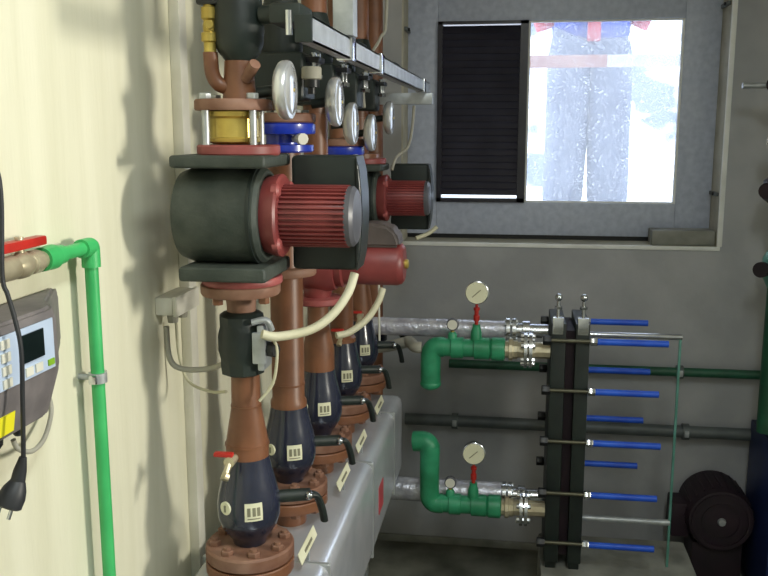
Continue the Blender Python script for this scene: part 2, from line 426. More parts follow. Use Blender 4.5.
# ------------------------------------------------------------------ insulated header along the left wall
HZ, HX1 = .775, -.395
t = thing('insulated_header', 'aluminium clad rectangular pipe header running along the cream wall under the valves', 'pipe header', (-.49, 1.9, 0))
b = MB(); b.box((-.135, -1.1, .50), (.135, .96, HZ), .035, 6); b.build('jacket', M['alu'], t)
for y in (-.25, .32, .75): MB().box((-.1365, y - .006, .499), (.1365, y + .006, HZ + .0012), .036, 6).build('seam_band', M['zinc'], t)
MB().box((.1345, .42, .58), (.1365, .50, .66)).build('red_sticker', M['red_mark'], t)
for y in (-.8, .1, .85): MB().box((-.03, y - .02, 0), (.03, y + .02, .502)).build('support_leg', M['zinc'], t)

# ------------------------------------------------------------------ valve columns
XC = -.485
CY = [1.53, 1.84, 2.15, 2.46, 2.77, 3.07]
ORD = ['nearest', 'second nearest', 'third nearest', 'fourth nearest', 'fifth nearest', 'farthest']

def ball_r(z):
    pr = BALL
    for (z0, r0), (z1, r1) in zip(pr, pr[1:]):
        if z0 <= z <= z1: return r0 + (r1 - r0) * (z - z0) / (z1 - z0)
    return .04
BALL = [(.100, .031), (.110, .034), (.122, .043), (.138, .0530), (.158, .0590), (.180, .0598), (.203, .0568), (.226, .0510), (.250, .0450), (.274, .0405)]
def make_ball_valve():
    t = thing('ball_valve', 'x', 'ball valve', (XC, CY[0], HZ), 'dark blue ball valves on the header')
    MB().cyl((0, 0, 0), (0, 0, .050), .036).build('stub_pipe', M['brown'], t)
    fl = MB().lathe([(.046, .083), (.049, .0845), (.068, .0845), (.070, .083)], n=40).build('lower_flange', M['brown'], t)
    f2 = MB().lathe([(.074, .083), (.077, .0845), (.096, .0845), (.100, .081), (.100, .045)], n=40).build('upper_flange', M['brown_dusty'], t)
    MB().lathe([(.0698, .062), (.0742, .062)]).build('gasket', M['black'], t)
    bo = MB().hexa((0, 0, .0985), .012, .011).cyl((0, 0, .034), (0, 0, .115), .0065, n=10).hexa((0, 0, .0355), .012, .0105).build('bolt', M['brown_dusty'], t)
    for k in range(8):
        a = PI / 8 + k * PI / 4; p = (.066 * math.cos(a), .066 * math.sin(a), 0)
        if k == 0: bo.location = p
        else: twin(bo, t, p)
    MB().lathe(BALL, n=40).build('valve_body', M['navy'], t)
    lv = MB().tube([(.045, .026, .182), (.104, .060, .176), ], .0125, 14, 0).tube([(.104, .060, .176), (.116, .072, .168), (.124, .080, .140), (.128, .084, .112)], .010, 12, 5, flat=.7).build('lever', M['shell_dark'], t)
    MB().ball((.106, .049, .178), .0085, 14).build('lever_nut', M['chrome'], lv)
    a = math.atan2(-.88, .42)
    st = MB().patch(0, a - .28, a + .28,   .166, .200, rz=ball_r).build('sticker', M['paper'], t)
    b = MB()
    for k, (u0, u1) in enumerate(((-.2, -.1), (-.04, .06), (.10, .2))):
        b.patch(0, a + u0, a + u1,   .176, .192, t=.0014, n=2, rz=ball_r)
    b.patch(0, a - .2, a + .2,   .170, .172, t=.0014, n=3, rz=ball_r)
    b.build('print', M['ink'], st)
    a = math.atan2(-.87, -.48)
    dl = MB().lathe([(0, .0125), (.006, .0125)], (.0548 * math.cos(a), .0548 * math.sin(a), .187), (math.cos(a), math.sin(a), 0)).build('dial', M['paper'], t)
    c = Vector((.0609 * math.cos(a), .0609 * math.sin(a), .187)); MB().box(c - Vector((.002, .0012, .007)), c + Vector((.002, .0012, .006))).build('dial_mark', M['ink'], dl)
    return t
bv = make_ball_valve()
bv['label'] = 'nearest dark blue ball valve with white sticker at the bottom of the row'
bl = ['dark blue ball valve under the thick straight brown pipe, second from the camera',
      'third dark blue ball valve from the camera, white sticker in front',
      'fourth dark blue ball valve from the camera with red drain cock above',
      'fifth dark blue ball valve from the camera, small and half hidden',
      'farthest dark blue ball valve beside the back wall']
for i in range(1, 5): dup(bv, (XC, CY[i], HZ), bl[i - 1])
ZB = HZ + .274       # top of a valve

def pipe_seam(mb, z, r): mb.ring((0, 0, z - .002), r + .0012, r - .004, .004)

# column 1: reducer, black control valve, pump, brass check valve
t = thing('reducer_pipe', 'brown reducer pipe between the nearest ball valve and black control valve', 'pipe', (XC, CY[0], ZB), 'brown riser pipes')
b = MB().lathe([(0, .0405), (.024, .0405), (.098, .0275), (.158, .0265)]); pipe_seam(b, .024, .0405); pipe_seam(b, .098, .0275)
b.build('pipe', M['brown'], t)
Z1 = ZB + .158
def make_drain(label, loc, group='drain cocks with red handles'):
    t = thing('drain_cock', label, 'drain cock', loc, group)
    b = MB().cyl((0, 0, 0), (0, -.022, .004), .007, n=14).lathe([(0, .010), (.02, .010)], (0, -.018, .004), (0, -1, 0), 16).cyl((0, -.03, .004), (-.004, -.05, -.018), .006, n=12).hexa((-.003, -.045, -.014), .0085, .012, (-.1, -.5, -.6))
    b.build('body', M['nickel'], t)
    MB().box((-.030, -.036, .012), (.006, -.022, .020), .003).build('handle', M['red_plastic'], t)
    return t
make_drain('small drain cock with red handle above the nearest ball valve', (XC - .012, CY[0] - .0375, ZB + .008))

t = thing('control_valve', 'black insulated control valve with steel clamp under the nearest pump', 'valve', (XC - .004, CY[0], Z1))
b = MB().lathe([(0, .030), (.004, .040), (.020, .042), (.034, .042), (.050, .046), (.075, .046), (.090, .042), (.112, .042), (.118, .034), (.120, .028)], n=10)
b.build('insulated_body', M['shell_dark'], t)
MB().lathe([(.118, .026), (.150, .028), (.152, .070), (.156, .0725), (.170, .0725), (.172, .070)], n=40).build('flange', M['brown_dusty'], t)
bo = MB().hexa((0, 0, .140), .010, .012).build('bolt', M['brown'], t)
for k in range(4):
    a = PI / 4 + k * PI / 2 + .3; p = (.058 * math.cos(a), .058 * math.sin(a), 0)
    if k == 0: bo.location = p
    else: twin(bo, t, p)
b = MB().box((.038, -.034, .016), (.050, .022, .100), .003).box((.030, -.040, .030), (.055, -.030, .088), .003)
b.build('metal_plate', M['zinc'], t)
MB().lathe([(0, .010), (.004, .014), (.024, .014), (.028, .011)], (.048, -.018, .055), (.9, -.45, 0), 8).build('knob', M['black'], t)
MB().tube([(.03, -.036, .106), (.055, -.03, .110), (.062, -.02, .090)], .006, 10).build('hose_spout', M['zinc'], t)

def make_pump_shell():
    """insulated pump with finned red motor and dark control box behind; root at the lower flange face"""
    t = thing('circulation_pump', 'nearest circulation pump with black shell and ribbed red motor', 'pump', (XC, CY[0], 1.379), 'red circulation pumps')
    ax = (1, 0, 0); zc = .124
    b = MB().lathe([(-.110, .050), (-.108, .064), (-.102, .078), (-.082, .0855), (-.02, .087), (.045, .0855), (.052, .080), (.052, .050)], (0, 0, zc), ax, 40)
    b.build('volute_shell', M['shell'], t)
    MB().ring((.034, 0, zc), .0885, .08, .006, ax, 40).build('shell_seam', M['shell_dark'], t)
    b = MB().box((-.098, -.088, .210), (.072, .088, .232), .008, 3)
    b.build('top_plate', M['shell'], t)
    MB().box((-.089, -.088, .014), (.068, .088, .040), .008, 3).build('bottom_plate', M['shell'], t)
    MB().lathe([(0, .071), (.003, .073), (.011, .073), (.014, .071)], n=40).build('lower_flange', M['red_flange'], t)
    MB().lathe([(.2305, .071), (.234, .0735), (.246, .0735), (.249, .071)], n=40).build('upper_flange', M['red_flange'], t)
    MB().lathe([(.050, .068), (.066, .072), (.072, .074), (.078, .074), (.082, .069), (.082, .05)], (0, 0, zc), ax, 40).build('motor_flange', M['red'], t)
    sc_ = MB().lathe([(0, .012), (.010, .012), (.014, .008)], (0, 0, 0), ax, 14).build('flange_screw', M['red_flange'], t)
    for k in range(4):
        a = PI / 4 + k * PI / 2; p = (.072, .066 * math.cos(a), zc + .066 * math.sin(a))
        if k == 0: sc_.location = p
        else: twin(sc_, t, p)
    b = MB().lathe([(.080, .050), (.200, .050), (.206, .046)], (0, 0, zc), ax, 40)
    for k in range(36):
        a = 2 * PI * k / 36
        b.box((.082, -.0016, .048), (.199, .0016, .0555), rot=None)
        vs = [v for v in b.bm.verts if not v.tag]
        R_ = Matrix.Rotation(a, 3, 'X')
        for v in b.bm.verts[-8:]:
            v.co = R_ @ v.co + Vector((0, 0, zc))
    b.build('motor', M['red'], t)
    MB().lathe([(0, .0535), (.010, .0535), (.016, .047), (.018, .02)], (.197, 0, zc), ax, 36).build('motor_cap', M['end_cap'], t)
    MB().box((.080, .055, .018), (.204, .125, .229), .010, 3).build('control_box', M['shell_dark'], t)
    # convex lid on the outer face of the control box
    poly = [(.202, .016), (.209, .045), (.213, .09), (.214, .125), (.213, .16), (.209, .205), (.202, .231)]
    MB().prism(poly, .045, .128, .003, xf=lambda c: (c.x, c.z, c.y)).build('control_box_lid', M['lid'], t)
    return t
p1 = make_pump_shell()
p5 = dup(p1, (XC + .012, CY[4], 1.320), 'far circulation pump with black box and red motor, next to the window')

# brass check valve between flanges, with studs
t = thing('brass_check_valve', 'brass ring valve between two flanges held by steel studs above the nearest pump', 'valve', (XC - .008, CY[0], 1.629))
MB().lathe([(0, .036), (.004, .046), (.010, .047), (.012, .044), (.044, .044), (.048, .048), (.056, .048), (.060, .040)], n=36).build('brass_body', M['brass'], t)
MB().lathe([(.058, .066), (.061, .068), (.074, .068), (.077, .066)], n=40).build('upper_flange', M['brown_dusty'], t)
sb = MB().cyl((0, 0, -.002), (0, 0, .080), .0065, n=12).hexa((0, 0, .077), .011, .010).build('stud', M['zinc'], t)
for k in range(4):
    a = PI / 4 + k * PI / 2 + .12; p = (.058 * math.cos(a), .058 * math.sin(a), 0)
    if k == 0: sb.location = p
    else: twin(sb, t, p)
t['group'] = 'valves under the upper flanges'

def make_tee():
    t = thing('branch_tee', 'x', 'pipe fitting', (XC + .004, CY[0], 1.706), 'brown branch tees')
    MB().lathe([(0, .030), (.02, .028), (.05, .026), (.066, .025)]).build('run', M['brown'], t)
    MB().tube([(-.015, -.01, .02), (-.032, -.014, .026), (-.042, -.018, .044), (-.044, -.02, .080)], .013, 14, 5).build('side_branch', M['brown'], t)
    MB().tube([(.018, -.018, .035), (.030, -.03, .046), (.042, -.042, .058)], .010, 12, 4).build('gauge_branch', M['brown_dusty'], t)
    return t
t1 = make_tee(); t1['label'] = 'brown branch tee with curved side pipe above the brass check valve'

t = thing('brass_drain_valve', 'yellow brass valve with black handle upper left beside black ball valve', 'valve', (XC - .040, CY[0] - .02, 1.786))
MB().lathe([(0, .011), (.016, .011), (.018, .015), (.032, .015), (.034, .011), (.042, .012), (.052, .010), (.056, .014), (.074, .014), (.076, .010), (.08, .009)], n=12).build('body', M['brass'], t)
MB().lathe([(0, .007), (.016, .007)], (0, 0, .045), (.3, -1, 0), 10).build('side_cap', M['brass'], t)
MB().box((-.02, -.012, .078), (.03, .012, .10), .005).build('handle', M['black'], t)

# upper black ball valves with lever and chrome bolt
def make_upper_valve(collar=False):
    t = thing('upper_ball_valve', 'x', 'ball valve', (XC + .006, CY[0], 1.7725), 'black ball valves on the upper pipes')
    MB().lathe([(0, .026), (.006, .030), (.014, .037), (.028, .042), (.050, .044), (.075, .043), (.105, .041), (.135, .038), (.15, .034), (.16, .031)], n=36).build('valve_body', M['shell_dark'], t)
    lv = MB().cyl((.045, -.01, .075), (.085, -.02, .075), .016, n=16).box((.070, -.06, .055), (.125, .03, .088), .006).build('lever', M['shell_dark'], t)
    MB().cyl((.105, -.063, .035), (.105, -.063, .075), .006, n=12).build('lever_bolt', M['chrome'], lv)
    if collar:
        MB().box((-.055, -.055, -.056), (.058, .055, .040), .010, 3).build('insulation_collar', M['shell_dark'], t)
        MB().cyl((0, 0, -.075), (0, 0, 0), .030).build('pipe_stub', M['brown'], t)
        for y in (-.02, .02): MB().cyl((.072, y, -.005), (.072, y, .040), .006, n=12).hexa((.072, y, -.012), .010, .010).build('collar_bolt', M['chrome'], t)
        MB().box((.05, -.03, .02), (.085, .03, .032), .002).build('bolt_bridge', M['black'], t)
    return t
u1 = make_upper_valve(); u1['label'] = 'nearest black upper ball valve, above the brass check valve'
u2 = make_upper_valve(True)
for i in range(1, 5):
    l = 'black upper ball valve on the %s pipe, behind the steel channel' % ['', 'second', 'third', 'fourth', 'fifth'][i]
    if i == 1: u2.location = (XC, CY[1], 1.77); u2['label'] = l
    else: dup(u2, (XC, CY[i], 1.77), l)
t = thing('vent_cap', 'pale grey round cap on a black plug beside the second dial gauge', 'cap', (-.405, 1.765, 1.725))
MB().lathe([(0, .008), (.012, .008), (.013, .016), (.028, .016)], n=16).build('plug', M['black'], t)
MB().lathe([(.028, .017), (.030, .020), (.050, .020), (.053, .018)], n=24).build('cap', M['cable_grey'], t)
for i in range(0, 6):
    z0 = 1.9335 if i == 0 else 1.931
    t = thing('upper_pipe', 'brown %s pipe rising to the ceiling from its black ball valve' % ORD[i], 'pipe', (XC, CY[i], z0), 'brown pipes rising to the ceiling')
    if i == 5:
        t.location.z = 1.55; t['label'] = 'farthest brown pipe running up the corner behind the window pump'; z0 = 1.55
    b = MB().lathe([(0, .031), (ZC - z0 - .001, .031)]); pipe_seam(b, .2, .031); b.build('pipe', M['brown'], t)

# dial thermometers facing into the room
def make_gauge():
    t = thing('dial_thermometer', 'x', 'gauge', (-.396, CY[0], 1.722), 'round dial gauges facing the room')
    ax = (1, 0, 0)
    MB().lathe([(-.020, .020), (-.016, .038), (-.010, .048), (-.004, .051), (.004, .051), (.008, .049), (.009, .045), (.009, .0)], (0, 0, 0), ax, 40).build('case', M['bezel'], t)
    f = MB().lathe([(.007, .045), (.010, .040), (.0125, .028), (.0135, .012)], (0, 0, 0), ax, 40).build('dial_face', M['lens'], t)
    MB().box((.0130, -.001, -.004), (.0142, .001, .014), rot=None).build('needle', M['black'], f)
    MB().lathe([(.0130, .004), (.0150, .003)], (0, 0, 0), ax, 14).build('hub', M['brass'], f)
    MB().cyl((-.052, .002, -.004), (-.018, .002, 0), .010, n=14).build('stem', M['shell_dark'], t)
    return t
g1 = make_gauge(); g1['label'] = 'nearest and largest round chrome dial gauge, upper left of the row'
GP = [None, (-.372, 1.845, 1.712), (-.392, 2.14, 1.67), (-.394, 2.445, 1.648), (-.388, 2.77, 1.693)]
for i in range(1, 5):
    dup(g1, GP[i], ['', 'second chrome dial gauge of the row, beside the blue valve', 'third chrome dial gauge from the camera in the row',
                    'fourth chrome dial gauge from the camera, lowest of the row', 'farthest dial gauge of the row, dim, below the channel end'][i])

# column 2: blue check valve over a thick straight pipe
def make_blue(label, y, z, s=1):
    t = thing('blue_check_valve', label, 'valve', (XC, y, z), 'bright blue check valves')
    MB().lathe([(0, .060), (.003, .064), (.015, .064), (.017, .038), (.036, .038), (.038, .066), (.041, .068), (.058, .068), (.061, .064)], n=40).build('blue_body', M['blue'], t)
    MB().lathe([(.0612, .066), (.064, .069), (.078, .069), (.081, .066)], n=40).build('upper_flange', M['brown_dusty'], t)
    bo = MB().hexa((0, 0, .079), .009, .009).build('bolt', M['zinc'], t)
    for k in range(4):
        a = PI / 4 + k * PI / 2; p = (.054 * math.cos(a), .054 * math.sin(a), 0)
        if k == 0: bo.location = p
        else: twin(bo, t, p)
    MB().lathe([(0, .008), (.03, .008), (.03, .012), (.045, .012)], (.028, -.02, .028), (.8, -1, 0), 10).build('test_plug', M['plastic_white'], t)
    return t
make_blue('bright blue flanged check valve right of the brass check valve', CY[1], 1.608)
make_blue('bright blue check valve far along the row behind the gauges', CY[3], 1.55)
def straight(label, y, z0, z1, r, ring=None, fl=None):
    t = thing('riser_pipe', label, 'pipe', (XC, y, z0), 'brown riser pipes')
    b = MB().lathe([(0, .0405), (.012, .0405), (.02, r), (z1 - z0, r)])
    for q in (ring or []): pipe_seam(b, q - z0, r)
    b.build('pipe', M['brown'], t)
    for q in (fl or []):
        MB().lathe([(0, .064), (.003, .066), (.015, .066), (.018, .064)], (0, 0, q - z0), n=40).build('flange', M['brown_dusty'], t)
    return t
straight('thick straight brown pipe above the second ball valve', CY[1], ZB, 1.607, .036, [1.10, 1.34], [1.345])
def reducer(label, y, z0, prof):
    t = thing('reducer_pipe', label, 'pipe', (XC, y, z0), 'brown riser pipes')
    b = MB().lathe(prof); b.build('pipe', M['brown'], t); return t
reducer('brown reducer pipe under the smooth red pump, third in the row', CY[2], ZB, [(0, .0405), (.055, .0405), (.118, .0275), (.173, .0265)])
straight('brown straight pipe of the fourth column behind the red pump', CY[3], ZB, 1.549, .034, [1.12])
reducer('brown reducer pipe of the fifth column under the far pump', CY[4], ZB, [(0, .0405), (.05, .0405), (.12, .030), (1.3195 - ZB, .030)])
t = thing('riser_pipe', 'slim brown pipe farthest back near the corner with black lever', 'pipe', (XC, CY[5], 0), 'brown riser pipes')
MB().tube([(-.194, 0, .62), (-.06, 0, .62), (-.02, 0, .625), (-.003, 0, .645), (0, 0, .68), (0, 0, 1.549)], .031, 24, 4).build('pipe', M['brown'], t)
MB().lathe([(.90, .034), (.91, .046), (.98, .046), (.99, .034)]).build('valve_collar', M['navy'], t)
MB().tube([(.03, 0, .945), (.075, -.02, .955), (.10, -.06, .955), (.13, -.09, .93)], .012, 10).build('lever', M['shell_dark'], t)

# smooth red pump, third column
t = thing('circulation_pump', 'smooth red circulation pump with grey terminal box, set lower in the row', 'pump', (XC, CY[2], ZB + .173), 'red circulation pumps')
zc = .105
MB().lathe([(0, .058), (.003, .062), (.016, .062), (.018, .058)], n=36).build('lower_flange', M['red_flange'], t)
MB().lathe([(.196, .058), (.199, .062), (.211, .062), (.213, .058)], n=36).build('upper_flange', M['red_flange'], t)
MB().lathe([(.017, .034), (.05, .04), (.105, .05), (.16, .04), (.197, .034)], n=36).lathe([(-.055, .04), (-.045, .06), (-.02, .072), (.03, .074), (.05, .068), (.052, .04)], (0, 0, zc), (1, 0, 0), 40).build('volute', M['red'], t)
MB().lathe([(.050, .060), (.068, .062), (.072, .054), (.205, .054), (.216, .050), (.222, .042), (.223, 0)], (0, 0, zc), (1, 0, 0), 40).build('motor', M['red'], t)
MB().lathe([(0, .012), (.008, .012), (.010, .008)], (.222, 0, zc), (1, 0, 0), 16).build('vent_screw', M['brass'], t)
# arched terminal box
poly = [(.075, .150), (.078, .190), (.100, .205), (.150, .210), (.185, .204), (.205, .188), (.214, .165), (.214, .150)]
MB().prism(poly, -.045, .045, .008, xf=lambda c: (c.x, c.z, c.y)).build('terminal_box', M['box_grey'], t)
t = thing('riser_pipe', 'brown pipe between the smooth red pump and its gauge tee', 'pipe', (XC, CY[2], ZB + .173 + .213), 'brown riser pipes')
MB().lathe([(0, .064), (.014, .064), (.016, .030), (1.6945 - ZB - .386, .030)], n=36).build('pipe', M['brown'], t)
t = thing('riser_pipe', 'brown flanged pipe on top of the far window pump', 'pipe', (XC, CY[4], 1.320 + .249), 'brown riser pipes')
MB().lathe([(0, .064), (.014, .064), (.016, .030), (1.6945 - 1.569, .030)], n=36).build('pipe', M['brown'], t)
t = thing('riser_pipe', 'brown pipe stub between the far blue valve and fourth gauge', 'pipe', (XC, CY[3], 1.632), 'brown riser pipes')
MB().lathe([(0, .03), (.0625, .03)]).build('pipe', M['brown'], t)
make_drain('small drain cock with red handle at the fourth column', (XC + .012, CY[3] - .032, ZB + .03))
make_drain('small drain cock with red handle at the fifth column', (XC + .012, CY[4] - .038, ZB + .02))

# name plates standing along the header
def make_plate():
    t = thing('name_plate', 'x', 'name plate', (-.403, 1.66, HZ), 'white name plates along the header')
    MB().box((-.003, -.004, 0), (.003, .004, .03)).build('post', M['zinc'], t)
    R_ = Matrix.Rotation(math.radians(-20), 3, 'Y')
    pl = MB().box((-.0015, -.068, .022), (.0015, .068, .046), .001, 1, rot=R_).build('plate', M['paper'], t)
    MB().box((.0012, -.03, .0315), (.0028, .03, .0370), rot=R_).build('print', M['ink'], pl)
    return t
n1 = make_plate(); n1['label'] = 'nearest white name plate on the header edge, by the first lever'
for i, (y, l) in enumerate(((2.03, 'second white name plate on the header edge, by the second lever'), (2.29, 'third white name plate from the camera on the header edge'),
                            (2.62, 'farthest white name plate on the header, near its rounded end'))):
    dup(n1, (-.399, y, HZ), l)

# ------------------------------------------------------------------ steel channel above the gauges
t = thing('strut_channel', 'galvanised steel channel running above the gauges towards the window', 'rail', (-.301, 1.27, 1.795))
b = MB()
L = 1.77; h = .018; wd = .011
b.box((wd - .003, 0, -h), (wd, L, h)).box((-wd, 0, -h), (-wd + .003, L, h)).box((-wd, 0, h - .003), (wd, L, h))
b.box((-wd, 0, -h), (-wd + .012, L, -h + .003)).box((wd - .012, 0, -h), (wd, L, -h + .003))
b.build('channel', M['zinc'], t)
MB().box((-wd - .002, -.006, -h - .001), (wd + .001, .002, h + .001), .001).build('end_cap', M['shell_dark'], t)
for y in (.32, .67, 1.59):
    c = MB().box((-wd - .003, y - .02, -h - .003), (wd + .004, y + .02, h + .003), .002).build('metal_plate', M['chrome'], t)  # chrome plates stand in for bright reflections on the channel's bevel
for y in (1.69,):
    a = MB().box((XL + .301, y - .018, -.055), (.03, y + .018, -h), .002).build('arm', M['zinc'], t)
    MB().box((XL + .301, y - .05, -.085), (XL + .307, y + .05, .01)).build('wall_plate', M['zinc'], a)

MB().box((-.018, .29, h + .003), (.018, .335, 2.75 - 1.795), .002).build('hanger', M['zinc'], t)
# thin cables by the channel
tag(MB().tube([(-.40, 2.75, 2.55), (-.395, 2.75, 2.02), (-.41, 2.72, 1.93), (-.432, 2.66, 1.87), (-.445, 2.62, 1.78), (-.44, 2.6, 1.72)], .005, 8).build('signal_cable', M['cable_grey']),
    'thin grey cable hanging from above behind the steel channel', 'cable')
tag(MB().tube([(-.33, 2.93, 1.735), (-.335, 2.92, 1.66), (-.345, 2.88, 1.60), (-.375, 2.83, 1.57), (-.385, 2.80, 1.53)], .005, 8).build('signal_cable', M['cable_grey']),
    'thin grey cable dropping from the channel end to the far pump', 'cable')

# pump supply conduits
def cable(label, pts, r, m, name='power_cable', cat='cable'):
    return tag(MB().tube(pts, r, 12, 8).build(name, M[m]), label, cat)
cable('cream conduit curving down from the nearest pump box', [(-.290, 1.60, 1.390), (-.300, 1.585, 1.355), (-.325, 1.56, 1.318), (-.36, 1.53, 1.295), (-.41, 1.49, 1.290), (-.435, 1.475, 1.297)], .0085, 'cable_cream')
cable('cream conduit curving down from the smooth red pump', [(-.315, 2.13, 1.268), (-.325, 2.12, 1.235), (-.35, 2.10, 1.195), (-.39, 2.08, 1.165), (-.42, 2.06, 1.16)], .0085, 'cable_cream')
cable('short cream conduit under the far pump box', [(-.245, 2.86, 1.345), (-.27, 2.85, 1.325), (-.31, 2.83, 1.31)], .007, 'cable_cream')
cable('thin white cable hanging straight down past the silver pipe', [(-.415, 2.72, 1.19), (-.415, 2.722, 1.1), (-.414, 2.724, 0.99)], .0035, 'plastic_white')

# ------------------------------------------------------------------ left wall: trunking, junction box
tag(MB().box((XL, 1.715, .05), (XL + .022, 1.755, 2.74), .003).build('cable_trunking', M['plastic_white']), 'white vertical cable trunking on the cream wall behind the nearest pump', 'trunking')
t = thing('junction_box', 'white junction box on the cream wall left of the black control valve', 'junction box', (XL, 1.635, 1.318))
MB().box((0, -.05, -.018), (.036, .07, .018), .005).build('box', M['plastic_white'], t)
MB().box((.036, -.052, -.020), (.046, .072, .020), .004).build('lid', M['plastic_white'], t)
for y in (-.03, .02): MB().lathe([(0, .012), (.018, .010)], (.028, y, -.016), (0, 0, -1), 10).build('cable_gland', M['cable_grey'], t)
cable('thick grey cable looping from the junction box to the black control valve', [(-.652, 1.57, 1.283), (-.65, 1.575, 1.22), (-.63, 1.58, 1.198), (-.58, 1.575, 1.20), (-.54, 1.56, 1.215), (-.531, 1.55, 1.225)], .0055, 'cable_grey')
cable('thin cream wire drooping from the junction box', [(-.652, 1.62, 1.283), (-.648, 1.62, 1.21), (-.63, 1.62, 1.16), (-.58, 1.60, 1.148), (-.535, 1.565, 1.16)], .003, 'cable_cream')
cable('thin cream wire looping down from the steel clamp of the control valve', [(-.425, 1.50, 1.29), (-.415, 1.50, 1.26), (-.425, 1.505, 1.20), (-.45, 1.50, 1.165)], .003, 'cable_cream')

# ------------------------------------------------------------------ left wall: green plastic pipe, brass valve
gx = -.648; gz = 1.475; gy = 1.276
t = thing('green_pipe', 'bright green plastic pipe turning down the cream wall at the left', 'pipe', (gx, gy, 0))
MB().cyl((0, 0, .02), (0, 0, gz - .02), .0105, n=20).build('drop_pipe', M['green'], t)
MB().cyl((0, -.09, gz), (0, -.02, gz), .0105, n=20).build('level_pipe', M['green'], t)
MB().tube([(0, -.03, gz), (0, -.006, gz), (0, -.001, gz - .001), (0, 0, gz - .006), (0, 0, gz - .032)], .0145, 18, 4).build('elbow', M['green'], t)
MB().lathe([(0, .017), (.030, .018), (.033, .015), (.055, .014)], (0, -.145, gz), (0, 1, 0), 24).build('socket', M['green'], t)
t = thing('pipe_clamp', 'steel pipe clamp holding the green pipe to the cream wall', 'clamp', (XL, gy, 1.265))
MB().ring((.032, 0, -.008), .0145, .0105, .016).build('ring', M['zinc'], t)
MB().cyl((0, 0, 0), (.019, 0, 0), .005, n=12).build('stud', M['zinc'], t)
for s in (-1, 1): MB().box((.026, s * .0145 - .006, -.007), (.038, s * .0145 + .006, .007), .002).build('ear', M['chrome'], t)
t = thing('brass_ball_valve', 'nickel brass ball valve with red lever joined to the green pipe', 'ball valve', (gx, gy - .145, gz))
MB().lathe([(0, .013), (.012, .0135), (.014, .0165), (.030, .0165), (.032, .013), (.045, .018), (.060, .018), (.072, .013), (.074, .0165), (.09, .0165), (.2, .012)], (0, 0, 0), (0, -1, 0), 16).build('body', M['nickel'], t)
lv = MB().box((-.009, -.125, .021), (.009, .004, .034), .003).build('lever', M['red_plastic'], t)
MB().cyl((0, -.052, .014), (0, -.052, .038), .006, n=12).build('lever_stem', M['nickel'], t)

# dosing controller at the left edge
t = thing('wall_controller', 'grey brown controller box with keypad and display at the left edge', 'controller', (XL, .993, 1.242))
poly = [(0, .235), (.050, .125), (.076, .090), (.082, .070), (.076, -.18), (.06, -.2), (0, -.22)]
low = [(0, .20), (.046, .105), (.064, .073), (.070, .056), (.064, -.18), (.05, -.2), (0, -.2)]
mid = [(p[0], p[1]) for p in poly]
b = MB()
bb = bmesh.new()
lv_ = [(.034, low), (.095, poly), (.166, poly), (.180, [(p[0] * .92, p[1] * .97) for p in poly])]
rings = [[bb.verts.new((x, y, z)) for x, y in pl] for z, pl in lv_]
for a, c in zip(rings, rings[1:]):
    for k in range(7): bb.faces.new((a[k], a[(k + 1) % 7], c[(k + 1) % 7], c[k]))
bb.faces.new(rings[0]); bb.faces.new(rings[-1]); bmesh.ops.recalc_face_normals(bb, faces=bb.faces[:])
bmesh.ops.bevel(bb, geom=bb.edges[:], offset=.004, segments=2, affect='EDGES')
b._merge(bb); b.build('housing', M['housing'], t)
def face(x, y0, y1, z0, z1, th=.002):
    """a thin plate on the slanted front face between y0 and y1 """
    f = lambda y: .0765 + .006 * (y + .18) / .246
    return [(f(y0) + x, y0), (f(y1) + x, y1), (f(y1) + x + th, y1), (f(y0) + x + th, y0)]
def fplate(name, m, par, y0, y1, z0, z1, x=0.0, th=.002):
    return MB().prism(face(x, y0, y1, z0, z1, th), z0, z1).build(name, M[m], par)
kp = fplate('keypad', 'panel_blue', t, -.17, .064, .102, .168)
fplate('display', 'display', kp, -.012, .038, .124, .160, .002)
for k in range(4): fplate('key', 'plastic_white', kp, -.054, -.036, .104 + k * .016, .115 + k * .016, .002)
for k in range(2): fplate('key', 'plastic_white', kp, -.006 + k * .022, .010 + k * .022, .106, .117, .002)
fplate('green_sticker', 'lime', kp, .046, .060, .107, .115, .002)
MB().box((.0695, -.10, .042), (.0735, -.022, .068), rot=Matrix.Rotation(math.radians(9), 3, 'Y')).build('yellow_sticker', M['yellow'], t)
for y in (-.06, -.02, .03): MB().lathe([(0, .009), (.016, .008), (.02, .005)], (.045, y, .036), (0, 0, -1), 10).build('cable_gland', M['black'], t)
cable('thin grey cable looping under the wall controller', [(-.635, 1.01, 1.256), (-.635, 1.02, 1.24), (-.64, 1.06, 1.222), (-.65, 1.11, 1.222), (-.66, 1.15, 1.245), (-.665, 1.155, 1.268), (-.668, 1.14, 1.280)], .0035, 'cable_grey')
t = thing('hanging_plug', 'black mains cord ending in a two pin plug dangling before the controller', 'plug', (-.586, .95, 1.24))
ck = [(1, .40), (-.012, .375), (-.003, .341), (-.009, .244), (-.004, .220), (.003, .190), (.008, .153), (.005, .09), (.002, .04), (.0, .012)]
MB().tube([(-.05 if k == 0 else x, 0, z) for k, (x, z) in enumerate(ck)], .0029, 10).build('cord', M['cable_black'], t)
MB().lathe([(0, .0045), (.018, .008), (.034, .009)], (0, 0, .018), (-.25, -.1, -1), 12).build('strain_relief', M['cable_black'], t)
pg = MB().lathe([(0, .009), (.010, .014), (.020, .0165), (.032, .0165), (.034, .014)], (-.007, -.002, -.012), (-.25, -.35, -.8), 20).build('plug', M['cable_black'], t)
for sx in (-1, 1): MB().cyl((-.017 + sx * .008, -.014, -.038), (-.021 + sx * .008, -.020, -.055), .0024, n=10).build('pin', M['chrome'], pg)

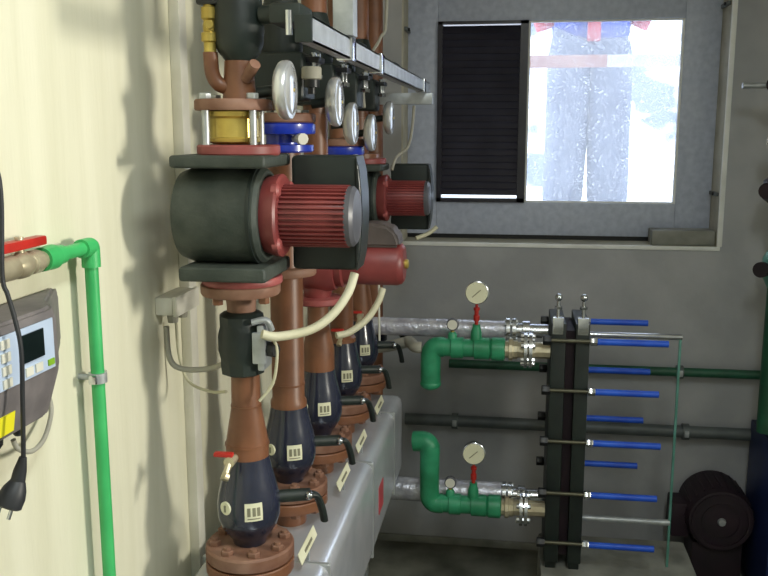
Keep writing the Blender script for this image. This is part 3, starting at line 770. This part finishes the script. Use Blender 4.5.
# ------------------------------------------------------------------ back wall pipes
def wall_pipe(label, z, x0, x1, m, r):
    t = thing('wall_pipe', label, 'pipe', (0, YB - .045, z), 'level pipes along the back wall')
    MB().cyl((x0, 0, 0), (x1, 0, 0), r, n=20).build('pipe', M[m], t)
    return t
wall_pipe('grey green level pipe low on the back wall', .537, -.40, XR, 'wall_pipe', .023)
wall_pipe('dark green level pipe on the back wall at the height of the upper green fitting', .768, -.23, XR, 'wall_pipe_dark', .017)
def wall_clamp(label, x, z, r):
    t = thing('pipe_clamp', label, 'clamp', (x, YB - .045, z), 'clamps on the level wall pipes')
    MB().ring((-.012, 0, 0), r + .008, r, .024, (1, 0, 0)).build('ring', M['wall_pipe'], t)
    MB().cyl((0, r, 0), (0, .045, 0), .006, n=10).build('stud', M['zinc'], t)
    MB().box((-.008, -r - .012, -.012), (.008, -r - .005, .012), .002).build('screw_ear', M['zinc'], t)
wall_clamp('clamp on the low wall pipe left of the heat exchanger', -.204, .537, .023)
wall_clamp('clamp on the low wall pipe right of the heat exchanger', .664, .537, .023)
wall_clamp('clamp on the upper dark green wall pipe at the right', .63, .768, .017)

# ------------------------------------------------------------------ concrete plinth + plate heat exchanger
tag(MB().box((.12, 2.70, 0), (.63, 3.05, .215), .01).build('concrete_plinth', M['plinth']), 'low concrete plinth carrying the plate heat exchanger', 'plinth')
t = thing('plate_heat_exchanger', 'plate heat exchanger with dark frame and blue sleeved tie bolts under the window', 'heat exchanger', (.19, 2.88, .215))
PH0, PH1 = 2.765 - 2.88, 3.005 - 2.88
def px(x): return x - .19
def pz(z): return z - .215
b = MB().box((px(.130), PH0, pz(.245)), (px(.176), PH1, pz(1.055)), .004)
b.build('fixed_plate', M['shell_dark'], t)
MB().box((px(.206), PH0, pz(.245)), (px(.250), PH1, pz(1.055)), .004).build('pressure_plate', M['shell_dark'], t)
b = MB()
for k in range(9):
    x = .178 + .003 * k; b.box((px(x), PH0 + .012, pz(.27)), (px(x + .0018), PH1 - .012, pz(1.03)))
b.build('plate_pack', M['dark_motor'], t)
for x in (.135, .212):
    for y in (PH0 + .02, PH1 - .05):
        MB().box((px(x), y, 0), (px(x + .034), y + .03, pz(.25)), .003).build('foot', M['shell_dark'], t)
def tie(z, yy, x1, dark=False):
    o = MB().cyl((px(.108), 0, 0), (px(x1), 0, 0),   .006, n=12).build('tie_bolt', M['dark_steel'], t, (0, yy - 2.88, pz(z)))
    MB().hexa((px(.104), 0, 0), .016, .026, (1, 0, 0)).build('head', M['black'], o)
    MB().hexa((px(.250), 0, 0), .014, .022, (1, 0, 0)).build('nut', M['chrome'], o)
    MB().cyl((px(.272), 0, 0), (px(x1 + .004), 0, 0), .0105, n=16).build('sleeve', M['sleeve'], o)
    return o
for z, x1 in ((1.003, .483), (.840, .462), (.670, .476), (.494, .474), (.322, .474)): tie(z, 2.752, x1)
for z, x1 in ((1.012, .458), (.842, .473), (.668, .459), (.502, .447)): tie(z, 3.014, x1)
MB().cyl((px(.14), -.03, pz(1.004)), (px(.545), -.03, pz(1.004)), .0095, n=16).build('carrying_bar', M['chrome'], t)
MB().cyl((px(.14), -.03, pz(.372)), (px(.54), -.03, pz(.372)), .0105, n=16).build('guide_bar', M['zinc'], t)
MB().box((px(.536), -.034, 0), (px(.544), -.026, pz(1.004)), .001).build('support_column', M['teal'], t)
for x in (.150, .228):
    lg = MB().box((px(x - .017), PH0 - .006, pz(1.02)), (px(x + .017), PH0 + .03, pz(1.075)), .003).build('lifting_lug', M['chrome'], t)
    b = MB().cyl((px(x), PH0 + .012, pz(1.07)), (px(x), PH0 + .012, pz(1.125)), .006, n=12).hexa((px(x), PH0 + .012, pz(1.10)), .012, .010).ball((px(x), PH0 + .012, pz(1.137)), .012)
    b.build('lug_bolt', M['chrome'], lg)

# silver insulated pipes to the rear ports
def silver(label, z, r):
    t = thing('insulated_pipe', label, 'pipe', (0, 2.93, z), 'foil wrapped pipes to the heat exchanger')
    b = MB(); b.lathe([(0, r), (.15, r * 1.01), (.3, r * .985), (.45, r * 1.01), (.66, r)], (-.676, 0, 0), (1, 0, 0), 28); b.build('foil_pipe', M['foil'], t)
    fl = MB().lathe([(0, .044), (.012, .044)], (-.012, 0, 0), (1, 0, 0), 32).lathe([(0, .044), (.012, .044)], (.008, 0, 0), (1, 0, 0), 32).build('flange', M['chrome'], t)
    b = MB().lathe([(0, .026), (.02, .026), (.022, .034), (.045, .034), (.047, .024), (.105, .024)], (.02, 0, 0), (1, 0, 0), 24)
    b.build('union', M['chrome'], t)
    bo = MB().hexa((-.018, 0, 0), .007, .044, (1, 0, 0)).build('bolt', M['zinc'], t)
    for k in range(4):
        a = PI / 4 + k * PI / 2; p = (0, .034 * math.cos(a), .034 * math.sin(a))
        if k == 0: bo.location = p
        else: twin(bo, t, p)
    return t
silver('upper foil wrapped pipe running to the heat exchanger behind the green fitting', .992, .031)
silver('lower foil wrapped pipe running to the heat exchanger near the floor', .405, .042)

# green fittings to the front ports
def green_branch(label, z, up):
    t = thing('green_fitting_pipe', label, 'pipe', (0, 2.80, z), 'green plastic branches of the heat exchanger')
    r = .030
    b = MB().lathe([(0, r), (.06, r), (.062, r + .005), (.10, r + .005), (.102, r), (.135, r), (.137, r + .006), (.185, r + .006), (.187, r + .002), (.195, r + .008), (.232, r + .008), (.236, r)], (-.25, 0, 0), (1, 0, 0), 28)
    b.build('level_pipe', M['green_dark'], t)
    s = 1 if up else -1; h = .205 if up else .125
    MB().tube([(-.21, 0, 0), (-.235, 0, 0), (-.250, 0, s * .012), (-.255, 0, s * .04), (-.255, 0, s * h)], r + .003, 22, 5).build('elbow', M['green_dark'], t)
    if up: MB().tube([(-.255, 0, h - .03), (-.257, 0, h - .006), (-.272, .005, h + .008), (-.31, .01, h + .006)], r + .004, 22, 5).build('top_elbow', M['green_dark'], t)
    else: MB().ball((-.255, 0, -h), r + .005, sz=.6).build('end_cap', M['green_dark'], t)
    MB().lathe([(0, .018), (.03, .018), (.045, .013), (.055, .013)], (-.108, 0, r - .006), (0, 0, 1), 20).build('gauge_boss', M['green_dark'], t)
    MB().lathe([(0, .015), (.02, .015), (.028, .010)], (-.185, 0, r - .006), (0, 0, 1), 20).build('sensor_boss', M['green_dark'], t)
    b = MB().lathe([(0, .028), (.016, .028), (.018, .036), (.030, .036), (.032, .030), (.046, .030), (.048, .026), (.149, .026)], (-.02, 0, 0), (1, 0, 0), 10)
    b.build('union', M['nickel'], t)
    MB().lathe([(0, .058), (.010, .058)], (.046, 0, 0), (1, 0, 0), 32).lathe([(0, .058), (.010, .058)], (.062, 0, 0), (1, 0, 0), 32).build('flange', M['chrome'], t)
    bo = MB().hexa((.036, 0, 0), .008, .046, (1, 0, 0)).build('bolt', M['chrome'], t)
    for k in range(6):
        a = PI / 6 + k * PI / 3; p = (0, .046 * math.cos(a), .046 * math.sin(a))
        if k == 0: bo.location = p
        else: twin(bo, t, p)
    return t
green_branch('upper green plastic pipe branch with elbow turning down, beside the heat exchanger', .957, False)
green_branch('lower green plastic pipe branch with elbow rising, near the floor', .415, True)
tag(MB().tube([(-.285, 2.803, .953), (-.31, 2.81, .953), (-.335, 2.875, .953), (-.36, 2.885, .945), (-.45, 2.89, .925), (-.676, 2.89, .915)], .019, 18, 5).build('grey_pipe', M['cable_grey']), 'grey pipe leaving the upper green elbow towards the valves', 'pipe')

def pressure_gauge(label, z):
    t = thing('pressure_gauge', label, 'gauge', (-.108, 2.80, z), 'white pressure gauges over the green branches')
    MB().lathe([(0, .006), (.012, .006), (.013, .010), (.030, .010), (.032, .007), (.045, .007), (.047, .010), (.056, .010), (.058, .005), (.072, .005)], n=12).build('cock', M['red_plastic'], t)
    MB().lathe([(0, .030), (.002, .037), (.026, .038), (.028, .035)], (0, .013, .106), (.04, -1, .02), 40).build('case', M['chrome'], t)
    f = MB().lathe([(0, .035), (.002, .0345)], (0, -.0145, .106), (.04, -1, .02), 40).build('dial_face', M['paper'], t)
    MB().box((-.0012, -.0185, -.020), (.0012, -.0170, .016), rot=Matrix.Rotation(math.radians(48), 3, 'Y')).build('needle', M['ink'], f).location = (-.001, 0, .106)
    b = MB()
    for k in range(13):
        a = math.radians(-45 + 270 * k / 12); b.box((-.0006 + .030 * math.cos(a), -.0174, .1054 + .030 * math.sin(a)), (.0006 + .030 * math.cos(a), -.0166, .1066 + .030 * math.sin(a)))
    b.build('scale_marks', M['ink'], f)
    return t
pressure_gauge('white pressure gauge on red cock over the upper green branch', .957 + .0795)
pressure_gauge('white pressure gauge on red cock over the lower green branch', .415 + .0795)
def small_dial(label, z):
    t = thing('small_thermometer', label, 'gauge', (-.185, 2.80, z), 'small thermometers on the green branches')
    MB().cyl((0, 0, 0), (0, 0, .012), .006, n=10).build('stem', M['brass'], t)
    MB().lathe([(0, .017), (.002, .020), (.016, .020), (.018, .017)], (0, .006, .028), (.04, -1, .02), 28).build('case', M['end_cap'], t)
    MB().lathe([(0, .016), (.0015, .016)], (0, -.0122, .028), (.04, -1, .02), 28).build('dial_face', M['plastic_white'], t)
small_dial('small round thermometer on the upper green branch', .957 + .05)
small_dial('small round thermometer on the lower green branch', .415 + .05)

# ------------------------------------------------------------------ right edge
t = thing('valve_riser', 'dark green vertical pipe with valves at the right edge', 'pipe', (.895, 3.1, 0))
MB().cyl((0, 0, .62), (0, 0, 2.74), .034, n=24).build('pipe', M['wall_pipe_dark'], t)
for z, mm, r in ((1.80, 'wall_pipe', .055), (1.46, 'dark_motor', .07), (1.20, 'teal', .055)):
    vb = MB().lathe([(-.07, .036), (-.05, .045), (-.03, r), (.03, r), (.05, .045), (.07, .036)], (0, 0, z)).build('valve_body', M[mm], t)
    MB().lathe([(0, .018), (.03, .018), (.032, .026), (.05, .026)], (-.05, -.03, z), (-.6, -.8, 0), 16).build('valve_cap', M['dark_motor'], vb)
MB().lathe([(0, .032), (.012, .036), (.02, .034)], (-.045, -.045, 1.62), (-.5, -.85, 0), 28).build('gauge', M['chrome'], t)
MB().cyl((-.16, 0, 1.80), (0, 0, 1.80), .010, n=12).build('side_pipe', M['zinc'], t)
t = thing('electric_motor', 'dark round motor lying on the floor by the blue cabinet', 'motor', (.77, 3.21, 0))
b = MB().lathe([(-.10, .08), (-.095, .112), (-.07, .118), (.10, .118), (.11, .10)], (0, 0, .27), (0, 1, 0), 36)
for k in range(24):
    a = 2 * PI * k / 24; c = Vector((.118 * math.cos(a), 0, .27 + .118 * math.sin(a)))
    b.box(c - Vector((.003, .07, .003)), c + Vector((.003, .09, .003)))
b.build('motor_body', M['dark_motor'], t)
MB().ring((0, -.104, .27), .104, .092, .006, (0, 1, 0)).ring((0, -.104, .27), .07, .06, .006, (0, 1, 0)).build('fan_grille', M['dark_motor'], t)
MB().lathe([(0, .016), (.012, .012)], (0, -.098, .27), (0, -1, 0), 16).build('shaft_cap', M['zinc'], t)
MB().box((-.09, -.06, 0), (.09, .08, .17), .01).build('foot', M['dark_motor'], t)
MB().box((-.165, -.05, .18), (-.10, .06, .31), .008).build('terminal_box', M['dark_motor'], t)
t = thing('blue_cabinet', 'dark blue metal cabinet cut by the lower right edge', 'cabinet', (1.10, 3.14, 0))
MB().box((-.205, -.16, .02), (.25, .16, .60), .006).build('body', M['blue_cabinet'], t)
MB().box((-.19, -.168, .05), (.235, -.158, .57), .003).build('door', M['blue_cabinet'], t)
MB().box((-.21, -.165, 0), (.255, .165, .02), .003).build('base', M['black'], t)
